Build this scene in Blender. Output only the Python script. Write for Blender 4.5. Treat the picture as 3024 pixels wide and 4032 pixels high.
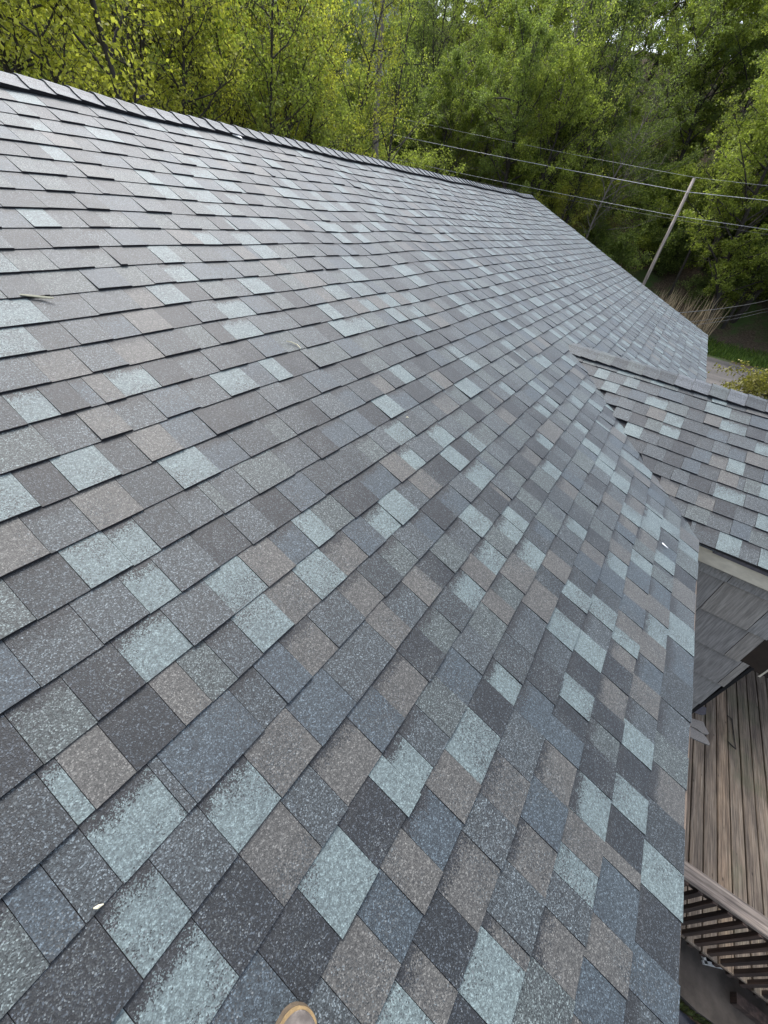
import bpy, math, random
import numpy as np
from mathutils import Vector, Matrix

rng = random.Random(7)
scene = bpy.context.scene
col = scene.collection
for o in list(bpy.data.objects):
    bpy.data.objects.remove(o)

# ------------------------------------------------------------------ camera
# world: X runs along the main ridge (away from the viewer), Y up the slope to
# the left, Z up; z = 0 is the eave line of the main roof
CAM = (0.0, 0.8165, 1.5830)
RIGHT = (0.561433, -0.817499, 0.128510)
UP = (0.469866, 0.442691, 0.763867)
BACK = (-0.681106, -0.368513, 0.632574)
FPX = 1569.548 / 3024.0
cam_data = bpy.data.cameras.new('camera')
cam = bpy.data.objects.new('camera', cam_data)
col.objects.link(cam)
cam.matrix_world = Matrix(((RIGHT[0], UP[0], BACK[0], CAM[0]),
                           (RIGHT[1], UP[1], BACK[1], CAM[1]),
                           (RIGHT[2], UP[2], BACK[2], CAM[2]),
                           (0, 0, 0, 1)))
cam_data.sensor_fit = 'HORIZONTAL'
cam_data.sensor_width = 36.0
cam_data.lens = 36.0 * FPX
cam_data.clip_start = 0.02
cam_data.clip_end = 1000
scene.camera = cam
scene.render.resolution_x = 768
scene.render.resolution_y = 1024

# ------------------------------------------------------------------ sky, sun, exposure
SUN_EL, SUN_AZ = 60.0, 50.0          # azimuth measured from +X towards +Y
world = bpy.data.worlds.new('World')
scene.world = world
world.use_nodes = True
wn = world.node_tree
sky = wn.nodes.new('ShaderNodeTexSky')
sky.sky_type = 'NISHITA'
sky.sun_disc = False
sky.sun_elevation = math.radians(SUN_EL)
sky.sun_rotation = math.radians(90.0 - SUN_AZ)
sky.air_density = 1.0
sky.dust_density = 4.0
sky.ozone_density = 1.0
bg = wn.nodes['Background']
bg.inputs['Strength'].default_value = 0.15
haze_white = wn.nodes.new('ShaderNodeHueSaturation')      # thin white overcast
haze_white.inputs['Saturation'].default_value = 0.6
wn.links.new(sky.outputs[0], haze_white.inputs['Color'])
wn.links.new(haze_white.outputs[0], bg.inputs['Color'])
sun_data = bpy.data.lights.new('sun', 'SUN')
sun_data.energy = 1.1
sun_data.angle = math.radians(28)
sun_data.color = (1.0, 0.992, 0.975)
sun = bpy.data.objects.new('sun', sun_data)
col.objects.link(sun)
sd = Vector((math.cos(math.radians(SUN_EL)) * math.cos(math.radians(SUN_AZ)),
             math.cos(math.radians(SUN_EL)) * math.sin(math.radians(SUN_AZ)),
             math.sin(math.radians(SUN_EL))))
sun.rotation_euler = sd.to_track_quat('Z', 'Y').to_euler()
sun.location = (20, 20, 40)
vs = scene.view_settings
vs.view_transform = 'Standard'
vs.look = 'None'
vs.gamma = 1.0
vs.use_curve_mapping = False
vs.exposure = 1.45

# ------------------------------------------------------------------ helpers
ORIGIN = {}


def link(o, parent=None, at=(0, 0, 0)):
    col.objects.link(o)
    at = Vector(at)
    ORIGIN[o.name] = at
    if parent is not None:
        o.parent = parent
        o.location = at - ORIGIN[parent.name]
    else:
        o.location = at
    return o


def thing(name, at, label, cat, group=None):
    o = bpy.data.objects.new(name, None)
    o.empty_display_size = 0.2
    link(o, None, at)
    return tag(o, label, cat, group)


def tag(o, label=None, cat=None, group=None, kind=None):
    if label:
        o['label'] = label
    if cat:
        o['category'] = cat
    if group:
        o['group'] = group
    if kind:
        o['kind'] = kind
    return o


def mesh_obj(name, verts, faces, mats, parent=None, at=None, midx=None, uvs=None, smooth=False):
    """verts are world positions; the object's origin is put at `at` (default: centroid)"""
    v = np.asarray(verts, dtype=np.float64)
    if at is None:
        at = v.mean(axis=0)
    at = np.asarray(at, dtype=np.float64)
    me = bpy.data.meshes.new(name)
    me.from_pydata((v - at).tolist(), [], faces)
    for m in (mats if isinstance(mats, (list, tuple)) else [mats]):
        me.materials.append(m)
    if midx is not None:
        me.polygons.foreach_set('material_index', midx)
    if smooth:
        me.polygons.foreach_set('use_smooth', [True] * len(me.polygons))
    if uvs is not None:
        lay = me.uv_layers.new(name='piece')
        lay.data.foreach_set('uv', np.asarray(uvs, dtype=np.float32).ravel())
    me.update()
    o = bpy.data.objects.new(name, me)
    link(o, parent, at)
    return o


class MB:
    def __init__(self):
        self.v, self.f, self.m, self.uv = [], [], [], []

    def add(self, vs_, fs_, m=0, uv=None):
        b = len(self.v)
        self.v += [tuple(x) for x in vs_]
        self.f += [tuple(i + b for i in f) for f in fs_]
        self.m += (list(m) if isinstance(m, (list, tuple)) else [m] * len(fs_))
        if uv is not None:
            self.uv += uv

    def box(self, x0, x1, y0, y1, z0, z1, m=0):
        self.add([(x0, y0, z0), (x1, y0, z0), (x1, y1, z0), (x0, y1, z0),
                  (x0, y0, z1), (x1, y0, z1), (x1, y1, z1), (x0, y1, z1)], BOXF, m)

    def tube(self, pts, rad, n=6, cap=True, m=0):
        pts = [Vector(p) for p in pts]
        b = len(self.v)
        prev = None
        for k, p in enumerate(pts):
            d = (pts[min(k + 1, len(pts) - 1)] - pts[max(k - 1, 0)])
            d = d.normalized() if d.length > 1e-9 else Vector((0, 0, 1))
            if prev is None:
                a = d.orthogonal().normalized()
            else:
                a = (prev - d * prev.dot(d))
                a = a.normalized() if a.length > 1e-6 else d.orthogonal().normalized()
            prev = a
            c = d.cross(a)
            r = rad[k] if isinstance(rad, (list, tuple)) else rad
            for j in range(n):
                t = 2 * math.pi * j / n
                q = p + (a * math.cos(t) + c * math.sin(t)) * r
                self.v.append((q.x, q.y, q.z))
        for k in range(len(pts) - 1):
            for j in range(n):
                self.f.append((b + k * n + j, b + k * n + (j + 1) % n,
                               b + (k + 1) * n + (j + 1) % n, b + (k + 1) * n + j))
                self.m.append(m)
        if cap:
            self.f.append(tuple(b + j for j in reversed(range(n))))
            self.f.append(tuple(b + (len(pts) - 1) * n + j for j in range(n)))
            self.m += [m, m]

    def build(self, name, mats, parent=None, at=None, smooth=False):
        return mesh_obj(name, self.v, self.f, mats, parent, at,
                        self.m if isinstance(mats, (list, tuple)) else None,
                        self.uv if self.uv else None, smooth)


BOXF = [(0, 3, 2, 1), (4, 5, 6, 7), (0, 1, 5, 4), (1, 2, 6, 5), (2, 3, 7, 6), (3, 0, 4, 7)]


# ------------------------------------------------------------------ materials
class NT:
    def __init__(self, name):
        self.mat = bpy.data.materials.new(name)
        self.mat.use_nodes = True
        self.t = self.mat.node_tree
        self.b = self.t.nodes['Principled BSDF']

    def n(self, kind, **kw):
        nd = self.t.nodes.new(kind)
        for k, v in kw.items():
            if k.startswith('i_'):
                key = k[2:].replace('_', ' ')
                nd.inputs[key].default_value = v
            else:
                setattr(nd, k, v)
        return nd

    def l(self, a, b):
        self.t.links.new(a, b)

    def ramp(self, src, stops, interp='LINEAR'):
        r = self.n('ShaderNodeValToRGB')
        r.color_ramp.interpolation = interp
        el = r.color_ramp.elements
        while len(el) < len(stops):
            el.new(0.5)
        for e, (p, c) in zip(el, stops):
            e.position = p
            e.color = (c[0], c[1], c[2], 1)
        self.l(src, r.inputs[0])
        return r.outputs[0]

    def mixc(self, a, b, fac, blend='MIX'):
        m = self.n('ShaderNodeMix', data_type='RGBA', blend_type=blend)
        for sock, val in ((m.inputs[0], fac), (m.inputs[6], a), (m.inputs[7], b)):
            if isinstance(val, (int, float)):
                sock.default_value = val
            elif isinstance(val, tuple):
                sock.default_value = (val[0], val[1], val[2], 1)
            else:
                self.l(val, sock)
        return m.outputs[2]

    def math(self, op, a, b=0.0, clamp=False):
        m = self.n('ShaderNodeMath', operation=op, use_clamp=clamp)
        for s, v in ((m.inputs[0], a), (m.inputs[1], b)):
            if isinstance(v, (int, float)):
                s.default_value = v
            else:
                self.l(v, s)
        return m.outputs[0]

    def pos(self, scale=(1, 1, 1), kind='world'):
        if kind == 'world':
            src = self.n('ShaderNodeNewGeometry').outputs['Position']
        else:
            src = self.n('ShaderNodeTexCoord').outputs['Object']
        if scale == (1, 1, 1):
            return src
        mp = self.n('ShaderNodeMapping')
        mp.inputs['Scale'].default_value = scale
        self.l(src, mp.inputs['Vector'])
        return mp.outputs[0]

    def noise(self, vec, scale, detail=3.0, rough=0.55):
        nz = self.n('ShaderNodeTexNoise')
        nz.inputs['Scale'].default_value = scale
        nz.inputs['Detail'].default_value = detail
        nz.inputs['Roughness'].default_value = rough
        self.l(vec, nz.inputs['Vector'])
        return nz.outputs['Fac']

    def bump(self, height, strength, dist):
        b = self.n('ShaderNodeBump')
        b.inputs['Strength'].default_value = strength
        b.inputs['Distance'].default_value = dist
        self.l(height, b.inputs['Height'])
        self.l(b.outputs[0], self.b.inputs['Normal'])


DARKG = (0.015, 0.017, 0.019)


def granules(name, base, spread=1.0, light=2.3):
    """mineral granules: every grain of the Voronoi has its own tone"""
    g = NT(name)
    p = g.pos()
    vo = g.n('ShaderNodeTexVoronoi', feature='F1')
    vo.inputs['Scale'].default_value = 400.0
    g.l(p, vo.inputs['Vector'])
    sep = g.n('ShaderNodeSeparateColor')
    g.l(vo.outputs['Color'], sep.inputs[0])

    def grains(c, s, lt):
        return g.ramp(sep.outputs[0], [(0.0, tuple(x * (1 - 0.72 * s) for x in c)), (0.30, tuple(x * (1 - 0.32 * s) for x in c)),
                                       (0.60, c), (0.80, tuple(x * (1 + 0.35 * s) for x in c)),
                                       (1.0, tuple(x * lt for x in c))])

    c1 = grains(base, spread, light)
    # batches drift within a tab: some grains come from the common grey blend
    mix = g.ramp(g.noise(p, 6.5, 2.0), [(0.47, (0, 0, 0)), (0.68, (0.42, 0.42, 0.42))])
    c1 = g.mixc(c1, grains((0.034, 0.039, 0.041), 1.0, 3.8), g.math('LESS_THAN', sep.outputs[2], mix))
    # dark blend printed along the head of the lower tabs, dissolving grain by grain
    uvn = g.n('ShaderNodeUVMap', uv_map='piece')
    su = g.n('ShaderNodeSeparateXYZ')
    g.l(uvn.outputs[0], su.inputs[0])
    nz = g.noise(p, 30.0, 3.0)
    edge = g.math('ADD', su.outputs[1], g.math('MULTIPLY', g.math('SUBTRACT', nz, 0.5), 0.55))
    prob = g.math('MULTIPLY', g.math('SUBTRACT', edge, 0.66), 3.6, True)
    zone = g.math('MULTIPLY', g.math('LESS_THAN', sep.outputs[1], prob), su.outputs[0])
    c2 = g.mixc(c1, grains(DARKG, 0.9, 4.0), zone)
    # slow weathering tone over the whole roof
    big = g.noise(p, 2.3, 5.0, 0.6)
    tone = g.ramp(big, [(0.3, (0.84, 0.85, 0.87)), (0.7, (1.14, 1.13, 1.11))])
    clump = g.ramp(g.noise(p, 120.0, 2.0, 0.6), [(0.32, (0.70, 0.70, 0.71)), (0.5, (1, 1, 1)), (0.68, (1.34, 1.34, 1.33))])
    c3 = g.mixc(g.mixc(c2, tone, 1.0, 'MULTIPLY'), clump, 1.0, 'MULTIPLY')
    g.l(c3, g.b.inputs['Base Color'])
    g.b.inputs['Roughness'].default_value = 0.62
    g.b.inputs['Specular IOR Level'].default_value = 0.45
    g.b.inputs['Sheen Weight'].default_value = 0.26        # dusty mineral surface
    g.b.inputs['Sheen Roughness'].default_value = 0.4
    g.b.inputs['Sheen Tint'].default_value = (0.80, 0.91, 1.0, 1)
    g.bump(vo.outputs['Distance'], 0.4, 0.001)
    return g.mat


SH = {
    'k': granules('granules_black', (0.0106, 0.0131, 0.0156), 0.9, 6.0),
    'd': granules('granules_charcoal', (0.0194, 0.0241, 0.0271), 1.0, 5.0),
    'g': granules('granules_grey', (0.0333, 0.0408, 0.0448), 1.0, 4.0),
    'o': granules('granules_olive_grey', (0.0447, 0.0549, 0.0555), 0.95, 3.4),
    's': granules('granules_slate_blue', (0.0307, 0.0412, 0.0492), 0.7, 3.0),
    'b': granules('granules_taupe', (0.0563, 0.0565, 0.0536), 0.6, 2.4),
    'm': granules('granules_mint_grey', (0.0900, 0.1182, 0.1217), 0.55, 1.75),
    'c': granules('granules_cap_grey', (0.0585, 0.0671, 0.0760), 0.9, 2.8),
}


def simple(name, base, rough=0.8, var=0.25, scale=8.0, bump=0.0, metallic=0.0, stretch=(1, 1, 1)):
    g = NT(name)
    nz = g.noise(g.pos(stretch), scale, 5.0, 0.6)
    c = g.ramp(nz, [(0.28, tuple(x * (1 - var) for x in base)), (0.72, tuple(min(1, x * (1 + var)) for x in base))])
    g.l(c, g.b.inputs['Base Color'])
    g.b.inputs['Roughness'].default_value = rough
    g.b.inputs['Metallic'].default_value = metallic
    if bump:
        g.bump(nz, 0.6, bump)
    return g.mat


def wood(name, dark, mid, light, axis, tone=0.35, knots=True, streak=60.0, green=None, blotch=1.0, along=1.0):
    """weathered timber, grain along `axis`, every piece its own tone"""
    g = NT(name)
    sc = [streak, streak, streak]
    sc[axis] = along
    src = g.n('ShaderNodeNewGeometry').outputs['Position']
    info = g.n('ShaderNodeObjectInfo')
    off = g.n('ShaderNodeVectorMath', operation='SCALE')
    cmb = g.n('ShaderNodeCombineXYZ')
    for k in range(3):
        g.l(info.outputs['Random'], cmb.inputs[k])
    off.inputs['Scale'].default_value = 9.0
    g.l(cmb.outputs[0], off.inputs[0])
    ad = g.n('ShaderNodeVectorMath', operation='ADD')
    g.l(src, ad.inputs[0])
    g.l(off.outputs[0], ad.inputs[1])
    mp = g.n('ShaderNodeMapping')
    mp.inputs['Scale'].default_value = sc
    g.l(ad.outputs[0], mp.inputs['Vector'])
    grain = g.noise(mp.outputs[0], 1.0, 6.0, 0.65)
    c = g.ramp(grain, [(0.30, dark), (0.48, mid), (0.68, light)])
    sc2 = [14.0, 14.0, 14.0]
    sc2[axis] = 1.6
    mp2 = g.n('ShaderNodeMapping')
    mp2.inputs['Scale'].default_value = sc2
    g.l(ad.outputs[0], mp2.inputs['Vector'])
    blot = g.noise(mp2.outputs[0], 1.0, 4.0, 0.6)
    c = g.mixc(c, g.ramp(blot, [(0.33, (0.42, 0.40, 0.40)), (0.5, (0.95, 0.93, 0.92)), (0.7, (1.35, 1.27, 1.18))]), blotch, 'MULTIPLY')
    lo, hi = 1 - tone, 1 + tone
    c = g.mixc(c, g.ramp(info.outputs['Random'], [(0.0, (lo, lo * 0.97, lo * 0.96)), (0.5, (1, 1, 1)), (1.0, (hi, hi * 0.93, hi * 0.86))]), 1.0, 'MULTIPLY')
    if knots:
        vo = g.n('ShaderNodeTexVoronoi', feature='F1')
        vo.inputs['Scale'].default_value = 1.0
        s3 = [11.0, 11.0, 11.0]
        s3[axis] = 4.5
        mp3 = g.n('ShaderNodeMapping')
        mp3.inputs['Scale'].default_value = s3
        g.l(ad.outputs[0], mp3.inputs['Vector'])
        g.l(mp3.outputs[0], vo.inputs['Vector'])
        kn = g.ramp(vo.outputs['Distance'], [(0.05, (0.22, 0.2, 0.2)), (0.12, (1, 1, 1))])
        c = g.mixc(c, kn, 0.8, 'MULTIPLY')
    if green:
        gz = g.noise(src, 1.7, 3.0)
        c = g.mixc(c, green, g.math('MULTIPLY', g.ramp(gz, [(0.55, (0, 0, 0)), (0.7, (1, 1, 1))]), 0.45))
    g.l(c, g.b.inputs['Base Color'])
    g.b.inputs['Roughness'].default_value = 0.78
    g.bump(grain, 0.5, 0.003)
    return g.mat


def leafmat(name, c0, c1, trans=0.45):
    g = NT(name)
    geo = g.n('ShaderNodeNewGeometry')
    rp = geo.outputs['Random Per Island']
    c = g.ramp(rp, [(0.0, tuple(x * 0.72 for x in c0)), (0.45, c0), (1.0, c1)])
    g.l(c, g.b.inputs['Base Color'])
    g.b.inputs['Roughness'].default_value = 0.55
    g.b.inputs['Specular IOR Level'].default_value = 0.35
    tr = g.n('ShaderNodeBsdfTranslucent')
    g.l(g.mixc(c, (1.04, 1.12, 0.72), 1.0, 'MULTIPLY'), tr.inputs['Color'])
    mx = g.n('ShaderNodeMixShader')
    mx.inputs[0].default_value = trans
    g.l(g.b.outputs[0], mx.inputs[1])
    g.l(tr.outputs[0], mx.inputs[2])
    out = g.t.nodes['Material Output']
    g.l(mx.outputs[0], out.inputs['Surface'])
    return g.mat


M_EDGE = simple('asphalt_edge', (0.012, 0.012, 0.016), 0.95, 0.2, 60)
M_DECK_SHEET = simple('roof_sheathing', (0.03, 0.03, 0.032), 0.95, 0.2, 10)
M_DRIP = simple('drip_edge_brown', (0.10, 0.075, 0.055), 0.55, 0.3, 20, 0, 0.0)
M_FASCIA = simple('fascia_paint', (0.60, 0.55, 0.44), 0.6, 0.18, 9.0, 0.001, 0.0, (1, 1, 2.5))
M_STARTER = simple('starter_strip', (0.10, 0.095, 0.105), 0.85, 0.3, 40)
M_SHAKE = wood('cedar_shake', (0.155, 0.153, 0.146), (0.245, 0.242, 0.232), (0.36, 0.356, 0.34), 2, 0.07, False, 95.0, None, 0.1, 0.7)
M_BOARD = wood('deck_board', (0.040, 0.031, 0.023), (0.160, 0.128, 0.096), (0.31, 0.268, 0.21), 0, 0.22, True, 110.0, (0.07, 0.085, 0.04), 0.8, 2.6)
M_RAIL = wood('rail_timber', (0.085, 0.075, 0.065), (0.25, 0.22, 0.19), (0.42, 0.38, 0.33), 1, 0.05, False, 60.0)
M_BALUSTER = wood('baluster_timber', (0.018, 0.012, 0.010), (0.045, 0.030, 0.024), (0.085, 0.06, 0.05), 2, 0.2, False, 50.0)
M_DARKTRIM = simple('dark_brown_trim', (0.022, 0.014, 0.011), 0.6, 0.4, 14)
M_FELT = simple('tar_paper', (0.006, 0.006, 0.007), 0.95, 0.2, 30)
M_WHITE = simple('white_paint', (0.62, 0.62, 0.58), 0.6, 0.2, 18)
M_CONC = simple('patio_concrete', (0.072, 0.061, 0.050), 0.95, 0.45, 5.0, 0.004)
M_MOSS = simple('moss', (0.035, 0.05, 0.008), 1.0, 0.6, 26.0, 0.01)
M_TARP = simple('dark_tarp', (0.014, 0.017, 0.026), 0.42, 0.4, 5.0, 0.02)
M_SIDING = simple('grey_siding', (0.22, 0.21, 0.20), 0.8, 0.25, 5.0)
M_POLE = wood('pole_timber', (0.16, 0.14, 0.12), (0.30, 0.27, 0.24), (0.42, 0.39, 0.36), 2, 0.1, False, 22.0)
M_WIRE = simple('cable_grey', (0.42, 0.43, 0.44), 0.4, 0.15, 3.0)
M_WIRE_D = simple('cable_dark', (0.10, 0.10, 0.10), 0.5, 0.15, 3.0)
M_BARK = simple('bark_dark', (0.042, 0.036, 0.031), 0.95, 0.4, 16.0, 0.02, 0.0, (1, 1, 0.25))
M_BARK_L = simple('bark_grey', (0.17, 0.15, 0.13), 0.95, 0.4, 16.0, 0.02, 0.0, (1, 1, 0.25))
M_REED = simple('dry_reed', (0.33, 0.26, 0.16), 0.9, 0.35, 2.0)
L_YELLOW = leafmat('leaf_yellow_green', (0.34, 0.355, 0.050), (0.57, 0.57, 0.12), 0.58)
L_LIME = leafmat('leaf_lime', (0.22, 0.275, 0.050), (0.39, 0.44, 0.105), 0.58)
L_GREEN = leafmat('leaf_green', (0.150, 0.205, 0.050), (0.29, 0.355, 0.095), 0.58)
L_DEEP = leafmat('leaf_deep_green', (0.105, 0.15, 0.042), (0.20, 0.25, 0.08), 0.58)
L_OLIVE = leafmat('leaf_olive_bud', (0.125, 0.11, 0.045), (0.25, 0.21, 0.085), 0.55)
L_GRASS = leafmat('grass_blade', (0.07, 0.13, 0.018), (0.17, 0.25, 0.04), 0.3)

# ------------------------------------------------------------------ terrain
GZ = -4.3


def hill(x, y):
    s = (x - 37.0) + 0.22 * max(0.0, y - 12.0)
    h = 0.0
    if s > 0:
        h = 0.52 * s * min(1.0, s / 6.0)
        if h > 22:
            h = 22 + (h - 22) * 0.35
    if y > 13:
        h += 0.05 * (y - 13)
    b = 0.0
    if s > 0:
        b = 0.35 * math.sin(x * 0.9 + 1.3 * math.sin(y * 0.37)) * math.sin(y * 0.61 + 0.5) * min(1, s / 5)
    return GZ + h + b


def axis_pts(lo, hi, fine_lo, fine_hi, coarse, fine):
    a, x = [], lo
    while x < hi:
        a.append(x)
        x += fine if fine_lo <= x < fine_hi else coarse
    a.append(hi)
    return a


gx = axis_pts(-220, 320, 30, 80, 14, 2.0)
gy = axis_pts(-220, 320, -24, 60, 14, 2.5)
gv = [(x, y, hill(x, y)) for x in gx for y in gy]
ny = len(gy)
gf = [(i * ny + j, (i + 1) * ny + j, (i + 1) * ny + j + 1, i * ny + j + 1)
      for i in range(len(gx) - 1) for j in range(ny - 1)]
gm = NT('leaf_litter_ground')
_p = gm.pos()
_n1 = gm.noise(_p, 0.45, 6.0, 0.65)
_n2 = gm.noise(_p, 9.0, 5.0, 0.7)
_c = gm.ramp(_n2, [(0.3, (0.020, 0.014, 0.009)), (0.5, (0.065, 0.045, 0.028)), (0.72, (0.13, 0.10, 0.065))])
_c = gm.mixc(_c, (0.045, 0.075, 0.016), gm.ramp(_n1, [(0.5, (0, 0, 0)), (0.62, (1, 1, 1))]))
gm.l(_c, gm.b.inputs['Base Color'])
gm.b.inputs['Roughness'].default_value = 1.0
gm.bump(_n2, 0.8, 0.06)
ground = mesh_obj('ground', gv, gf, gm.mat, None, (0, 0, GZ), smooth=True)
tag(ground, 'leaf littered ground rising into a wooded hillside behind the house', 'ground', None, 'structure')

# road beyond the far end of the house, running across the view
rm = NT('worn_asphalt')
_p = rm.pos()
_a = rm.noise(_p, 30.0, 5.0, 0.7)
_b = rm.noise(rm.pos((0.9, 0.12, 1)), 1.1, 4.0, 0.6)
_c = rm.ramp(_a, [(0.3, (0.045, 0.044, 0.044)), (0.7, (0.105, 0.10, 0.098))])
_c = rm.mixc(_c, rm.ramp(_b, [(0.35, (0.55, 0.55, 0.55)), (0.65, (1.35, 1.32, 1.28))]), 1.0, 'MULTIPLY')
rm.l(_c, rm.b.inputs['Base Color'])
rm.b.inputs['Roughness'].default_value = 0.9
ra, rb = [], []
for k in range(81):
    y = -70 + k * 1.75
    ra.append((26.3 + 0.25 * math.sin(y * 0.5) + rng.uniform(-0.12, 0.12), y, GZ + 0.012))
    rb.append((33.6 + 0.3 * math.sin(y * 0.33 + 1) + rng.uniform(-0.15, 0.15), y, GZ + 0.012))
rv = ra + rb
rf = [(k, k + 81, k + 82, k + 1) for k in range(80)]
road = mesh_obj('road', rv, rf, rm.mat, None, (30, 0, GZ))
tag(road, 'worn grey asphalt road passing beyond the far end of the roof', 'road', None, 'structure')

# ------------------------------------------------------------------ the house
E = 0.143                       # exposed height of one shingle course
TH = math.radians(21.2)
CT, ST = math.cos(TH), math.sin(TH)
NV = 34.0                       # ridge of the main roof, in courses
U0, U1 = -30, 78.6              # extent along the ridge, in courses
XR, XE = 4.47, 2.95             # cross roof: ridge and eave
NC = (XR - XE) / CT / E
YG = -1.15                      # gable end of the cross roof
house = thing('house', (3.0, 4.0, GZ), 'weathered house with blended grey asphalt shingle roof and lower cross gable', 'house')


class Frame:
    def __init__(self, o, eu, ev, en, seed):
        self.o, self.eu, self.ev, self.en = (Vector(a) for a in (o, eu, ev, en))
        r = random.Random(seed)
        self.w = [(r.uniform(2, 7), r.uniform(-1.5, 1.5), r.uniform(0, 6.3), r.uniform(0.0008, 0.0022)) for _ in range(9)]

    def wave(self, u, v):
        return sum(a * math.sin(p * u + q * v + c) for p, q, c, a in self.w)

    def at(self, u, v, h):
        p = self.o + self.eu * u + self.ev * v + self.en * (h + self.wave(u, v))
        return (p.x, p.y, p.z)


F_MAIN = Frame((0, 0, 0), (1, 0, 0), (0, CT, ST), (0, -ST, CT), 3)
F_BACK = Frame((0, 2 * NV * E * CT, 0), (-1, 0, 0), (0, -CT, ST), (0, ST, CT), 4)
F_CROSS = Frame((XE, 0, 0), (0, -1, 0), (CT, 0, ST), (-ST, 0, CT), 5)
F_CROSS2 = Frame((2 * XR - XE, 0, 0), (0, 1, 0), (-CT, 0, ST), (ST, 0, CT), 6)


def project(p):
    d = Vector(p) - Vector(CAM)
    z = -d.dot(Vector(BACK))
    if z < 0.05:
        return None
    return 0.5 + FPX * d.dot(Vector(RIGHT)) / z, 0.5 - FPX * 0.75 * d.dot(Vector(UP)) / z


KEYS = ['k', 'd', 'g', 'o', 's', 'b', 'm']
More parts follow.
